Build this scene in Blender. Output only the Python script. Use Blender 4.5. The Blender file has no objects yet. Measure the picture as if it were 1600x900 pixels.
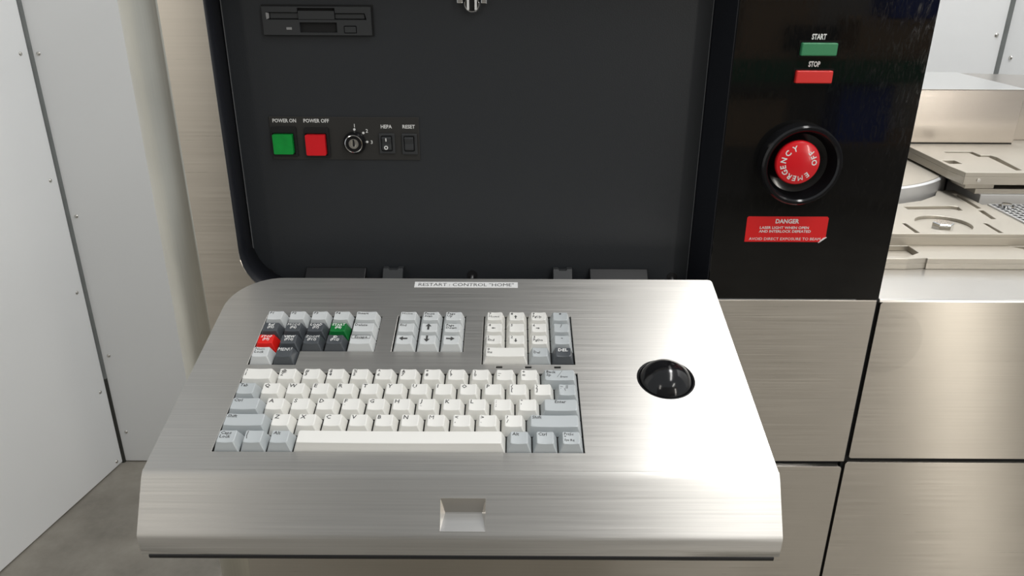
import bpy, bmesh, math, random
from mathutils import Vector, Matrix
random.seed(7)
SC = bpy.context.scene
COL = SC.collection
R = math.radians

# ------------------------------------------------------------------ camera
EYE = 1.40                                   # camera height above the floor, metres
cam = bpy.data.cameras.new('camera'); camo = bpy.data.objects.new('camera', cam); COL.objects.link(camo)
cam.sensor_width = 36.0; cam.lens = 27.0; cam.clip_start = 0.02; cam.clip_end = 60
camo.location = (0, 0, EYE)
camo.rotation_mode = 'XYZ'
PITCH = math.atan(1200 / 2853.0)
camo.matrix_world = Matrix.Translation((0, 0, EYE)) @ Matrix.Rotation(math.pi/2 - PITCH, 4, 'X') @ Matrix.Rotation(R(0.28), 4, 'Z')
SC.camera = camo

# ------------------------------------------------------------------ world, lights, exposure
world = bpy.data.worlds.new('world'); SC.world = world; world.use_nodes = True
bg = world.node_tree.nodes['Background']; bg.inputs[0].default_value = (0.93, 0.97, 1.0, 1); bg.inputs[1].default_value = 0.47
SC.view_settings.view_transform = 'Standard'; SC.view_settings.look = 'None'
SC.view_settings.exposure = 0.0; SC.view_settings.gamma = 1.0; SC.view_settings.use_curve_mapping = False

def area(name, loc, sx, sy, watts, rot=(0, 0, 0), col=(1, 1, 1)):
    l = bpy.data.lights.new(name, 'AREA'); l.shape = 'RECTANGLE'; l.size = sx; l.size_y = sy
    l.energy = watts; l.color = col
    o = bpy.data.objects.new(name, l); COL.objects.link(o); o.location = loc; o.rotation_euler = rot
    return o
def aimed(name, loc, target, sx, sy, watts, col=(1, 1, 1)):
    d = Vector(target) - Vector(loc)
    o = area(name, loc, sx, sy, watts, col=col); o.rotation_euler = d.to_track_quat('-Z', 'Y').to_euler(); return o
area('ceiling_tube', (0.78, -0.10, 3.05), 0.26, 1.5, 20, col=(1.0, 0.99, 0.97))
area('ceiling_tube', (0.76, 1.25, 3.05), 0.30, 1.3, 36)
area('ceiling_tube', (1.75, -2.20, 3.05), 0.25, 1.3, 20, col=(1.0, 0.97, 0.92))  # added over the bench to brighten its reflection in the black panel
aimed('workshop_window', (2.86, -3.45, 1.45), (0.5, 0.7, 1.2), 0.20, 2.2, 30, col=(1.0, 0.95, 0.87))  # added light with no known source, makes the streak on the steel panels
aimed('workshop_lamp', (-2.05, -3.00, 2.90), (-0.3, 0.7, 1.3), 0.35, 1.2, 11, col=(1.0, 0.95, 0.87))  # added light that brightens the left steel strip and corner post

# ------------------------------------------------------------------ materials
def new_mat(name):
    m = bpy.data.materials.new(name); m.use_nodes = True
    nt = m.node_tree
    return m, nt, nt.nodes['Principled BSDF']
def mat(name, col, rough=0.5, metal=0.0, spec=0.5, noise=0.0, nscale=60, bump=0.0, bscale=300, coat=0.0):
    m, nt, b = new_mat(name)
    b.inputs['Base Color'].default_value = (*col, 1); b.inputs['Roughness'].default_value = rough
    b.inputs['Metallic'].default_value = metal; b.inputs['Specular IOR Level'].default_value = spec
    b.inputs['Coat Weight'].default_value = coat
    tc = nt.nodes.new('ShaderNodeTexCoord')
    if noise:
        n = nt.nodes.new('ShaderNodeTexNoise'); n.inputs['Scale'].default_value = nscale; n.inputs['Detail'].default_value = 4
        nt.links.new(tc.outputs['Object'], n.inputs['Vector'])
        r = nt.nodes.new('ShaderNodeMix'); r.data_type = 'RGBA'
        r.inputs['A'].default_value = (*[c*(1-noise) for c in col], 1); r.inputs['B'].default_value = (*[min(1, c*(1+noise)) for c in col], 1)
        nt.links.new(n.outputs['Fac'], r.inputs['Factor']); nt.links.new(r.outputs['Result'], b.inputs['Base Color'])
    if bump:
        n2 = nt.nodes.new('ShaderNodeTexNoise'); n2.inputs['Scale'].default_value = bscale; n2.inputs['Detail'].default_value = 3
        nt.links.new(tc.outputs['Object'], n2.inputs['Vector'])
        bp = nt.nodes.new('ShaderNodeBump'); bp.inputs['Strength'].default_value = bump; bp.inputs['Distance'].default_value = 0.0006
        nt.links.new(n2.outputs['Fac'], bp.inputs['Height']); nt.links.new(bp.outputs['Normal'], b.inputs['Normal'])
    return m
def brushed(name, col, rough, aniso, along, across, streak=0.06, bump=0.08, blotch=0.05):
    """brushed sheet steel: fine grain running along one object axis, lobe wide across it"""
    m, nt, b = new_mat(name)
    L = nt.links.new
    b.inputs['Metallic'].default_value = 1.0
    b.inputs['Anisotropic'].default_value = aniso
    tc = nt.nodes.new('ShaderNodeTexCoord')
    mp = nt.nodes.new('ShaderNodeMapping')
    sc = [750, 750, 750]; sc[along] = 9
    mp.inputs['Scale'].default_value = sc
    L(tc.outputs['Object'], mp.inputs['Vector'])
    n = nt.nodes.new('ShaderNodeTexNoise'); n.inputs['Scale'].default_value = 1.0; n.inputs['Detail'].default_value = 5
    L(mp.outputs['Vector'], n.inputs['Vector'])
    n2 = nt.nodes.new('ShaderNodeTexNoise'); n2.inputs['Scale'].default_value = 9; n2.inputs['Detail'].default_value = 3
    L(tc.outputs['Object'], n2.inputs['Vector'])
    mix = nt.nodes.new('ShaderNodeMix'); mix.data_type = 'RGBA'
    mix.inputs['A'].default_value = (*[c*(1-streak*2) for c in col], 1); mix.inputs['B'].default_value = (*[min(1, c*(1+streak*2)) for c in col], 1)
    L(n.outputs['Fac'], mix.inputs['Factor'])
    mix2 = nt.nodes.new('ShaderNodeMix'); mix2.data_type = 'RGBA'; mix2.blend_type = 'MULTIPLY'; mix2.inputs['Factor'].default_value = 1
    rp = nt.nodes.new('ShaderNodeMapRange'); rp.inputs['To Min'].default_value = 1-blotch*2; rp.inputs['To Max'].default_value = 1+blotch*2
    L(n2.outputs['Fac'], rp.inputs['Value'])
    L(mix.outputs['Result'], mix2.inputs['A']); L(rp.outputs['Result'], mix2.inputs['B'])
    L(mix2.outputs['Result'], b.inputs['Base Color'])
    rr = nt.nodes.new('ShaderNodeMapRange'); rr.inputs['To Min'].default_value = rough*0.8; rr.inputs['To Max'].default_value = rough*1.2
    L(n.outputs['Fac'], rr.inputs['Value']); L(rr.outputs['Result'], b.inputs['Roughness'])
    bp = nt.nodes.new('ShaderNodeBump'); bp.inputs['Strength'].default_value = bump; bp.inputs['Distance'].default_value = 0.0003
    L(n.outputs['Fac'], bp.inputs['Height']); L(bp.outputs['Normal'], b.inputs['Normal'])
    if aniso:
        cv = nt.nodes.new('ShaderNodeCombineXYZ'); cv.inputs[across].default_value = 1.0
        vt = nt.nodes.new('ShaderNodeVectorTransform'); vt.vector_type = 'VECTOR'; vt.convert_from = 'OBJECT'; vt.convert_to = 'WORLD'
        L(cv.outputs[0], vt.inputs[0]); L(vt.outputs[0], b.inputs['Tangent'])
    return m
M = {}
M['shelf'] = brushed('brushed_steel_shelf', (0.67, 0.65, 0.615), 0.46, 0.9, 0, 1, 0.085, 0.14)
M['front'] = brushed('brushed_steel_front', (0.57, 0.53, 0.47), 0.30, 1.0, 0, 2, 0.04, 0.06)
M['stained'] = brushed('brushed_steel_stained', (0.57, 0.53, 0.47), 0.30, 1.0, 0, 2, 0.04, 0.06)
def stain(m, c, r):                           # a faint round mark left on the steel, fixed to the sheet
    nt = m.node_tree; b = nt.nodes['Principled BSDF']; L = nt.links.new
    tc = nt.nodes.new('ShaderNodeTexCoord'); d = nt.nodes.new('ShaderNodeVectorMath'); d.operation = 'DISTANCE'
    d.inputs[1].default_value = c; L(tc.outputs['Object'], d.inputs[0])
    mr = nt.nodes.new('ShaderNodeMapRange'); mr.inputs['From Min'].default_value = r*0.94; mr.inputs['From Max'].default_value = r
    mr.inputs['To Min'].default_value = 0.93; mr.inputs['To Max'].default_value = 1.0; L(d.outputs['Value'], mr.inputs['Value'])
    old = b.inputs['Base Color'].links[0].from_socket
    mx = nt.nodes.new('ShaderNodeMix'); mx.data_type = 'RGBA'; mx.blend_type = 'MULTIPLY'; mx.inputs['Factor'].default_value = 1
    L(old, mx.inputs['A']); L(mr.outputs['Result'], mx.inputs['B']); L(mx.outputs['Result'], b.inputs['Base Color'])
stain(M['stained'], (-0.268, 0.0, 1.057), 0.036)
M['post'] = brushed('brushed_steel_post', (0.69, 0.665, 0.585), 0.32, 0.5, 2, 0, 0.03, 0.05, 0.1)
M['sheet'] = brushed('smooth_steel_sheet', (0.68, 0.66, 0.63), 0.3, 0.5, 0, 1, 0.015, 0.03)
M['box'] = brushed('polished_steel_box', (0.53, 0.485, 0.44), 0.22, 0.0, 0, 2, 0.015, 0.02)
M['machined'] = brushed('machined_plate', (0.51, 0.475, 0.415), 0.5, 0.0, 0, 1, 0.03, 0.04)
M['pale'] = mat('pale_anodised_plate', (0.66, 0.66, 0.66), 0.45, 0.6, noise=0.04)
M['lid'] = mat('pale_lid_sheet', (0.64, 0.64, 0.63), 0.3, 0.9)  # housing steel made lighter to stand in for light on its top
M['chrome'] = mat('chrome', (0.8, 0.8, 0.8), 0.12, 1.0)
M['steel'] = mat('plain_steel', (0.62, 0.6, 0.56), 0.3, 1.0)
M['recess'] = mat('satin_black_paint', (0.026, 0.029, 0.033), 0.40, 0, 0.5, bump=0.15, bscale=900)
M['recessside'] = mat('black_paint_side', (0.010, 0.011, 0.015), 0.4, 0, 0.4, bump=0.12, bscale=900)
M['gloss'] = mat('gloss_black_panel', (0.006, 0.006, 0.006), 0.04, 0, 0.5)
def smudged(m):                               # polish swirls and wipe marks in the gloss
    nt = m.node_tree; b = nt.nodes['Principled BSDF']; L = nt.links.new
    tc = nt.nodes.new('ShaderNodeTexCoord'); mp = nt.nodes.new('ShaderNodeMapping')
    mp.inputs['Rotation'].default_value = (0, R(35), 0); mp.inputs['Scale'].default_value = (60, 60, 14)
    n = nt.nodes.new('ShaderNodeTexNoise'); n.inputs['Detail'].default_value = 7; n.inputs['Roughness'].default_value = 0.7; n.inputs['Distortion'].default_value = 1.5
    L(tc.outputs['Object'], mp.inputs['Vector']); L(mp.outputs['Vector'], n.inputs['Vector'])
    r = nt.nodes.new('ShaderNodeMapRange'); r.inputs['From Min'].default_value = 0.45; r.inputs['From Max'].default_value = 0.8
    r.inputs['To Min'].default_value = 0.03; r.inputs['To Max'].default_value = 0.22
    L(n.outputs['Fac'], r.inputs['Value']); L(r.outputs['Result'], b.inputs['Roughness'])
smudged(M['gloss'])
M['black'] = mat('black_plastic', (0.012, 0.012, 0.013), 0.4)
M['blackshine'] = mat('black_shiny_plastic', (0.008, 0.008, 0.009), 0.14)
M['grey'] = mat('charcoal_plastic', (0.033, 0.035, 0.037), 0.5)
M['plate'] = mat('anodised_dark_plate', (0.036, 0.035, 0.033), 0.45, 0.2)
M['bead'] = mat('grey_corner_bead', (0.12, 0.125, 0.13), 0.3)  # grey that paints in the highlight along the recess corners
M['void'] = mat('dark_gap', (0.008, 0.008, 0.008), 0.8)
M['white'] = mat('white_painted_panel', (0.80, 0.805, 0.80), 0.38, 0, 0.4, noise=0.012, nscale=6)
M['gasket'] = mat('grey_rubber_gasket', (0.16, 0.17, 0.165), 0.6, noise=0.2, nscale=30)
M['gasketdark'] = mat('dark_rubber_gasket', (0.03, 0.03, 0.025), 0.6)
M['keywhite'] = mat('white_keycap', (0.80, 0.79, 0.75), 0.42, 0, 0.4)
M['keygrey'] = mat('light_grey_keycap', (0.48, 0.51, 0.52), 0.42, 0, 0.4)
M['keypale'] = mat('pale_grey_keycap', (0.62, 0.64, 0.64), 0.42, 0, 0.4)
M['keydark'] = mat('dark_grey_keycap', (0.075, 0.083, 0.092), 0.36, 0, 0.5)
M['keyred'] = mat('red_keycap', (0.75, 0.012, 0.008), 0.36)
M['keygreen'] = mat('green_keycap', (0.005, 0.17, 0.035), 0.36)
M['inkdark'] = mat('dark_legend_ink', (0.05, 0.05, 0.05), 0.6)
M['inkwhite'] = mat('white_ink', (0.85, 0.85, 0.83), 0.5)
M['red'] = mat('red_plastic', (0.78, 0.012, 0.02), 0.22, 0, 0.5, coat=0.3)
M['green'] = mat('green_plastic', (0.005, 0.33, 0.05), 0.22, 0, 0.5, coat=0.3, noise=0.25, nscale=120)
M['startgreen'] = mat('start_green_plastic', (0.045, 0.27, 0.115), 0.4)
M['stopred'] = mat('stop_red_plastic', (0.80, 0.03, 0.025), 0.4)
M['sticker'] = mat('red_sticker', (0.78, 0.01, 0.012), 0.4)
M['paper'] = mat('white_label_tape', (0.85, 0.85, 0.84), 0.5)
M['lens'] = mat('grey_lens', (0.3, 0.3, 0.3), 0.3)
M['mesh'] = mat('steel_mesh_plate', (0.6, 0.6, 0.6), 0.4, 0.8)
M['wood'] = mat('bench_wood', (0.30, 0.20, 0.12), 0.5, noise=0.2, nscale=8)
M['carton'] = mat('brown_cardboard', (0.36, 0.24, 0.14), 0.8, noise=0.1)
M['blue'] = mat('blue_plastic_bin', (0.01, 0.05, 0.35), 0.4)
M['railgreen'] = mat('green_painted_rail', (0.01, 0.14, 0.06), 0.4)
M['rearwall'] = mat('grey_workshop_wall', (0.32, 0.30, 0.27), 0.8, noise=0.1, nscale=2)
def concrete():
    m, nt, b = new_mat('polished_concrete'); L = nt.links.new
    tc = nt.nodes.new('ShaderNodeTexCoord')
    n = nt.nodes.new('ShaderNodeTexNoise'); n.inputs['Scale'].default_value = 5; n.inputs['Detail'].default_value = 8; n.inputs['Roughness'].default_value = 0.65
    L(tc.outputs['Object'], n.inputs['Vector'])
    cr = nt.nodes.new('ShaderNodeValToRGB')
    cr.color_ramp.elements[0].position = 0.3; cr.color_ramp.elements[0].color = (0.17, 0.155, 0.13, 1)
    cr.color_ramp.elements[1].position = 0.75; cr.color_ramp.elements[1].color = (0.33, 0.305, 0.26, 1)
    L(n.outputs['Fac'], cr.inputs['Fac']); L(cr.outputs['Color'], b.inputs['Base Color'])
    b.inputs['Roughness'].default_value = 0.42
    return m
M['floor'] = concrete()

# ------------------------------------------------------------------ helpers (all sizes in mm, relative to the eye point)
MMS = 0.001
def W(p): return Vector((p[0]*MMS, p[1]*MMS, EYE + p[2]*MMS))
def root_off(par):
    v = Vector((0, 0, 0))
    while par is not None:
        v += par.location; par = par.parent
    return v
def tag(o, label=None, cat=None, group=None, kind=None):
    if label: o['label'] = label
    if cat: o['category'] = cat
    if group: o['group'] = group
    if kind: o['kind'] = kind
    return o
def thing(name, label, cat, loc, group=None, world=False):
    o = bpy.data.objects.new(name, None); COL.objects.link(o); o.empty_display_size = 0.02
    o.location = loc if world else W(loc)
    return tag(o, label, cat, group)
def obj(name, bm, m, parent=None, local=False, bevel=0.0, seg=2, smooth=None, label=None, ang=35):
    """link a bmesh built in mm as one mesh object; local=True keeps it in the parent's own frame"""
    bmesh.ops.recalc_face_normals(bm, faces=bm.faces[:])
    me = bpy.data.meshes.new(name)
    off = root_off(parent)
    for v in bm.verts:
        v.co = v.co * MMS if local else (W(v.co) - off)
    if smooth is not None:
        for f in bm.faces: f.smooth = True
        for e in bm.edges:
            if len(e.link_faces) == 2 and e.calc_face_angle(0) > R(smooth): e.smooth = False
    bm.to_mesh(me); bm.free()
    me.materials.append(m)
    o = bpy.data.objects.new(name, me); COL.objects.link(o)
    if parent: o.parent = parent
    if bevel:
        b = o.modifiers.new('bevel', 'BEVEL'); b.width = bevel*MMS; b.segments = seg; b.limit_method = 'ANGLE'; b.angle_limit = R(ang)
    if label: o['label'] = label
    return o
def box(x0, x1, y0, y1, z0, z1, bm=None):
    bm = bm or bmesh.new()
    v = [bm.verts.new((x, y, z)) for x in (x0, x1) for y in (y0, y1) for z in (z0, z1)]
    for f in ((0, 1, 3, 2), (4, 6, 7, 5), (0, 4, 5, 1), (2, 3, 7, 6), (0, 2, 6, 4), (1, 5, 7, 3)):
        bm.faces.new([v[i] for i in f])
    return bm
def prism(loops, fn, d0, d1, bm=None):
    """polygon with holes (list of 2-D loops, outer first) between depths d0 and d1; fn(a, b, d) -> xyz"""
    bm = bm or bmesh.new()
    t = bmesh.new(); es = []
    for lp in loops:
        vs = [t.verts.new((a, b, 0)) for a, b in lp]
        es += [t.edges.new((vs[i], vs[(i+1) % len(vs)])) for i in range(len(vs))]
    bmesh.ops.triangle_fill(t, use_beauty=True, use_dissolve=False, edges=es)
    t.verts.index_update()
    tris = [[v.index for v in f.verts] for f in t.faces]; co = [v.co.copy() for v in t.verts]; t.free()
    A = [bm.verts.new(fn(c.x, c.y, d0)) for c in co]; B = [bm.verts.new(fn(c.x, c.y, d1)) for c in co]
    for q in tris:
        bm.faces.new([A[i] for i in q]); bm.faces.new([B[i] for i in reversed(q)])
    k = 0
    for lp in loops:
        n = len(lp)
        for i in range(n):
            a, b = k+i, k+(i+1) % n
            bm.faces.new((A[a], A[b], B[b], B[a]))
        k += n
    return bm
FY = lambda a, b, d: (a, d, b)           # profile in X-Z, depth along Y
FZ = lambda a, b, d: (a, b, d)           # profile in X-Y, depth along Z
FX = lambda a, b, d: (d, a, b)           # profile in Y-Z, depth along X
def rect(x0, x1, y0, y1): return [(x0, y0), (x1, y0), (x1, y1), (x0, y1)]
def rrect(x0, x1, y0, y1, r, n=4):
    out = []
    for cx, cy, a in ((x1-r, y0+r, -90), (x1-r, y1-r, 0), (x0+r, y1-r, 90), (x0+r, y0+r, 180)):
        for i in range(n+1):
            t = R(a + 90*i/n); out.append((cx+r*math.cos(t), cy+r*math.sin(t)))
    return out
def circ(cx, cy, r, n=32): return [(cx+r*math.cos(2*math.pi*i/n), cy+r*math.sin(2*math.pi*i/n)) for i in range(n)]
def arc(cx, cy, r, a0, a1, n=8): return [(cx+r*math.cos(R(a0+(a1-a0)*i/n)), cy+r*math.sin(R(a0+(a1-a0)*i/n))) for i in range(n+1)]
def lathe(prof, centre, axis, n=40, bm=None):
    """prof: list of (radius, distance along axis)"""
    bm = bm or bmesh.new()
    ax = Vector(axis).normalized(); u = ax.orthogonal().normalized(); w = ax.cross(u); c = Vector(centre)
    rings = []
    for r, d in prof:
        if r < 1e-6: rings.append([bm.verts.new(c + ax*d)])
        else: rings.append([bm.verts.new(c + ax*d + (u*math.cos(2*math.pi*i/n) + w*math.sin(2*math.pi*i/n))*r) for i in range(n)])
    for a, b in zip(rings, rings[1:]):
        for i in range(n):
            j = (i+1) % n
            if len(a) == 1 and len(b) == 1: continue
            if len(a) == 1: bm.faces.new((a[0], b[i], b[j]))
            elif len(b) == 1: bm.faces.new((a[i], a[j], b[0]))
            else: bm.faces.new((a[i], a[j], b[j], b[i]))
    return bm
DEPS = None
def text_bm(s, h, w=None, bold=0.0, shear=0.0, align='C', res=2, space=1.0):
    """flat lettering in the X-Y plane, cap height h mm (total width w mm if given); returns bmesh in mm"""
    cu = bpy.data.curves.new('t', 'FONT'); cu.body = s; cu.size = 10; bold = 0.0 if ('M' in s or 'm' in s) else bold    # the offset breaks this glyph
    cu.resolution_u = res; cu.offset = bold; cu.shear = shear
    cu.space_character = space; cu.fill_mode = 'FRONT'
    o = bpy.data.objects.new('t', cu); COL.objects.link(o)
    dg = bpy.context.evaluated_depsgraph_get(); me = bpy.data.meshes.new_from_object(o.evaluated_get(dg))
    bpy.data.objects.remove(o); bpy.data.curves.remove(cu)
    bm = bmesh.new(); bm.from_mesh(me); bpy.data.meshes.remove(me)
    xs = [v.co.x for v in bm.verts]
    x0, x1 = min(xs), max(xs)
    k = h/6.93                                # cap height of the built-in font at size 10
    kx = (w/(x1-x0)) if w else k
    ox = {'C': (x0+x1)/2, 'L': x0, 'R': x1}[align]
    for v in bm.verts: v.co = Vector(((v.co.x-ox)*kx, v.co.y*k, 0))
    return bm
def merge(dst, src, fn):
    """append src to dst with every vertex mapped by fn(Vector) -> xyz"""
    src.verts.index_update()
    vs = [dst.verts.new(fn(v.co)) for v in src.verts]
    for f in src.faces:
        try: dst.faces.new([vs[v.index] for v in f.verts])
        except ValueError: pass
    src.free(); return dst
def wall_text(name, s, x, z, y, h, m, parent, w=None, bold=0.0, shear=0.0, rot=0.0, label=None):
    """lettering on a plane that faces the viewer (normal -Y)"""
    bm = bmesh.new(); t = text_bm(s, h, w, bold, shear)
    c, sn = math.cos(rot), math.sin(rot)
    merge(bm, t, lambda v: (x+c*v.x-sn*(v.y-h/2), y, z+sn*v.x+c*(v.y-h/2)))
    return obj_flat(name, bm, m, parent, label)
def obj_flat(name, bm, m, parent, label=None, local=False):
    me = bpy.data.meshes.new(name); off = root_off(parent)
    for v in bm.verts: v.co = v.co*MMS if local else (W(v.co)-off)
    bm.to_mesh(me); bm.free(); me.materials.append(m)
    o = bpy.data.objects.new(name, me); COL.objects.link(o); o.parent = parent
    if label: o['label'] = label
    return o
def struct(name, bm, m, **k):
    o = obj(name, bm, m, **k); o['kind'] = 'structure'; return o

FL = -1400.0                                  # floor level
YF = 683.0                                    # front plane of the machine
YB = 722.0                                    # back of the black recess

# ------------------------------------------------------------------ setting
struct('floor', box(-3500, 4000, -3600, 2600, FL-60, FL), M['floor'])
wb = struct('wall_back', box(-1176, 1186, 1950, 1985, FL+4, 1100), M['white'])
def wall_dir(xc, sgn):                        # side wall leaving the back corner, opening outwards towards the viewer
    return lambda s, off: (xc + sgn*(0.1881*s + off*0.982), 1950 - 0.982*s + sgn*0*off + off*0.1881)
def side_wall(name, xc, sgn):
    f = wall_dir(xc, sgn)
    lp = [f(6, 0), f(1500, 0), f(1500, 35), f(6, 35)]
    return struct(name, prism([lp], FZ, FL+4, 1100), M['white'], bevel=1.5)
wl = side_wall('wall_left', -1179, -1); wr = side_wall('wall_right', 1189, 1)
g1 = struct('trim_1', prism([circ(-1180, 1950, 7.5, 12)], FZ, -1110, 1100), M['gasket'], smooth=40)
g2 = struct('trim_2', prism([circ(-1180, 1950, 7.0, 12)], FZ, FL, -1110), M['gasketdark'], smooth=40)
g3 = struct('trim_3', prism([circ(1190, 1950, 7.5, 12)], FZ, FL, 1100), M['gasket'], smooth=40)
def screw(parent, c, n, r=5.0):
    bm = lathe([(r, 0), (r*0.95, 1.2), (r*0.6, 2.6), (0, 3.0)], c, n, 12)
    return obj('screw', bm, M['steel'], parent, smooth=50)
for x, z in ((-1160, -205), (-1157, -620), (-1154, -1037), (-1153, -1294), (1168, -151)):
    screw(wb, (x, 1950, z), (0, -1, 0))
for s, z in ((32, -202), (31, -515), (30, -828), (30, -1140), (29, -1380)):
    p = wall_dir(-1179, -1)(s, 0); screw(wl, (p[0], p[1], z), (0.982, -0.188, 0))
p = wall_dir(1189, 1)(33, 0); screw(wr, (p[0], p[1], -200), (-0.982, -0.188, 0))
struct('wall_front', box(-3500, 4000, -3640, -3600, FL, 1800), M['rearwall'])

# ------------------------------------------------------------------ control cabinet (left unit) with the black recess
cab = thing('control_cabinet', 'tall brushed steel machine cabinet with rounded left corner and black recess behind keyboard shelf', 'cabinet', (0, YF, FL))
OX0, OX1, OZ0, OZ1 = -259.0, 188.0, -297.0, 17.0
outline = [(-297.4, -486), (354.6, -486), (354.6, -298.4), (OX1, -298.4)] + \
          [(x, z) for x, z in reversed(arc(-214, -252, 45, 180, 270, 10))] + \
          [(OX0, OZ1), (OX1, OZ1), (OX1, 330), (-297.4, 330)]
ff = obj('front_frame', prism([outline], FY, YF, YF+2), M['front'], cab, bevel=0.8)
# rounded corner post: a bent sheet that turns away to the left
cp = [(-297.8, YF+1.2)] + [(-297.8-3, YF+2.2)] + arc(-297.4-3, YF+52, 50, 270, 180, 14)
cp = [(-297.6, YF+0.8), (-299, YF+1.6)] + arc(-300, YF+51.6, 50, 270, 180, 14) + [(-350, YF+330), (-347, YF+330)] + arc(-300, YF+51.6, 47, 180, 270, 14) + [(-297.6, YF+4)]
obj('corner_post', prism([cp], FZ, FL+20, 330), M['post'], cab, smooth=30, label='rounded steel corner post at the left end')
obj('lower_panel', prism([rrect(-297.4, 353.2, FL+20, -492.6, 3)], FY, YF, YF+6), M['front'], cab, bevel=1.6, seg=3, label='lower brushed steel panel under the shelf')
obj('inner_frame', box(-290, 352, YF+7, YF+30, FL+20, -480), M['void'], cab)
obj('side_body', box(-342, 224, YF+100, YF+330, FL+20, 330), M['void'], cab)
# recess walls: each a thin sheet
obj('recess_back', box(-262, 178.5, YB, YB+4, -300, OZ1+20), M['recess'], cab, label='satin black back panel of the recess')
rs = [(OX0, OZ1)] + arc(-214, -252, 45, 180, 270, 10)
t = bmesh.new()
inner = [(a, b) for a, b in rs] + [(178.5, -297)]
for dy0 in (0,):
    a = [t.verts.new((x, YF+0.4, z)) for x, z in inner]; b = [t.verts.new((x, YB, z)) for x, z in inner]
    for i in range(len(inner)-1): t.faces.new((a[i], a[i+1], b[i+1], b[i]))
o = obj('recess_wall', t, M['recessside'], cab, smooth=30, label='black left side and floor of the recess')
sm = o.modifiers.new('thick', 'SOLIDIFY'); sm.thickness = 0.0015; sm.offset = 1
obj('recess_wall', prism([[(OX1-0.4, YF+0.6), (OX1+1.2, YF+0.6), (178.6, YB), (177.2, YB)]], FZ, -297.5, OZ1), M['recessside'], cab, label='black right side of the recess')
for x in (-258.6, 176.2):
    obj('edge_bead', box(x, x+0.8, YB-1.4, YB-0.1, -286 if x < 0 else -296, OZ1-0.5), M['bead'], cab, bevel=0.3)  # thin strip added to draw the bright highlight line down each corner
obj('recess_top', box(OX0, OX1, YF+0.5, YB, OZ1, OZ1+3), M['recessside'], cab)
# hinge hardware along the bottom of the recess
for x0, x1 in ((-207, -147), (78, 136)):
    obj('hinge_plate', prism([[(YB, -281.5), (YB, -297), (YB-22, -297), (YB-2, -281.5)]], FX, x0, x1), M['black'], cab, bevel=0.6)
for x0, x1 in ((-129, -109), (41, 60)):
    lp = [(x0, -296), (x1, -296), (x1, -280), (x1-5, -280), (x1-6, -281.2), (x0+6, -281.2), (x0+5, -280), (x0, -280)]
    obj('hinge_arm', prism([lp], lambda a, b, d: (a, d - (b+280)*-0.9, b), YB-7, YB-1), M['grey'], cab, bevel=0.5)
for x, z in ((-246.2, -288.6), (-40.3, -289.6), (162.1, -290.8)):
    s = obj('screw', lathe([(5.2, 0), (5.2, 0.6), (0, 0.7)], (x, YB, z), (0, -1, 0), 20), M['black'], cab, smooth=40)
    obj('screw_tip', lathe([(1.9, 0), (1.9, 4.0), (1.2, 5.2), (0, 5.4)], (x, YB-0.4, z-1.6), (0, -1, -0.15), 12), M['chrome'], s, smooth=50)
# catch hanging at the top edge of the picture
lt = obj('door_catch', lathe([(7.6, 0), (7.6, 6), (6.4, 7.5), (5.8, 7.4), (5.6, 5), (5.6, 0)], (-36.3, YB, -31.8), (0, -1, 0), 28), M['chrome'], cab, smooth=50, label='round chrome door catch at the top of the recess')
obj('catch_body', lathe([(5.6, 0), (5.6, 4.5), (0, 4.8)], (-36.3, YB, -31.8), (0, -1, 0), 24), M['black'], lt, smooth=50)
for dx in (-3.4, 3.4):
    obj('catch_jaw', box(-36.3+dx-1.0, -36.3+dx+1.0, YB-9, YB-4, -36.5, -27), M['paper'], lt, bevel=0.3)
for dx in (-10.5, 10.5):
    obj('catch_bracket', box(-36.3+dx-2.6, -36.3+dx+2.6, YB-8, YB, -31, -25), M['chrome'], lt, bevel=0.6)

# ------------------------------------------------------------------ glossy control panel
cp = thing('button_console', 'glossy black vertical panel with start, stop and emergency buttons right of the recess', 'console', (272, YF, -298))
obj('face_panel', box(188.6, 355.4, YF-0.4, YF+6, -297.6, 330), M['gloss'], cp, bevel=0.5)
for nm, lab, x0, x1, z0, z1, mm, tx, tz, tt in (
        ('start_button', 'green rectangular start button', 244.5, 275.0, -70.2, -59.6, M['startgreen'], 259.2, -54.8, 'START'),
        ('stop_button', 'red rectangular stop button', 243.2, 274.6, -93.0, -82.4, M['stopred'], 258.6, -77.2, 'STOP')):
    b = obj(nm, box(x0, x1, YF-4.5, YF+1, z0, z1), mm, cp, bevel=1.0, seg=3, label=lab)
    obj('button_frame', prism([rect(x0-1.6, x1+1.6, z0-1.6, z1+1.6), rect(x0-0.4, x1+0.4, z0-0.4, z1+0.4)], FY, YF-0.9, YF), M['blackshine'], b)
    wall_text('lettering', tt, tx, tz, YF-0.5, 4.3, M['inkwhite'], b, w=12.4 if tt == 'START' else 10.0, bold=0.35, shear=0.0, label='white word %s above the button' % tt)
EC = (256.2, -163.0)
sh = obj('button_shroud', lathe([(36.2, 0), (36.2, 9), (35.6, 14), (34.2, 16), (32.0, 16), (30.6, 14.5), (28.4, 6), (26.5, 2), (22, 1.0), (0, 1.0)], (EC[0], YF-0.3, EC[1]), (0, -1, 0), 64), M['blackshine'], cp, smooth=28, label='round black bowl shaped shroud of the emergency button')
cap = obj('emergency_button', lathe([(14, 0), (14, 9), (19.0, 10), (19.6, 11.2), (19.6, 14), (18.8, 15.4), (16, 16.4), (9, 17.3), (0, 17.6)], (EC[0]-4.6, YF-0.5, EC[1]+3.2), (0, -1, 0), 48), M['red'], cp, smooth=28, label='red mushroom emergency button reading EMERGENCY OFF')
tb = bmesh.new()
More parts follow.
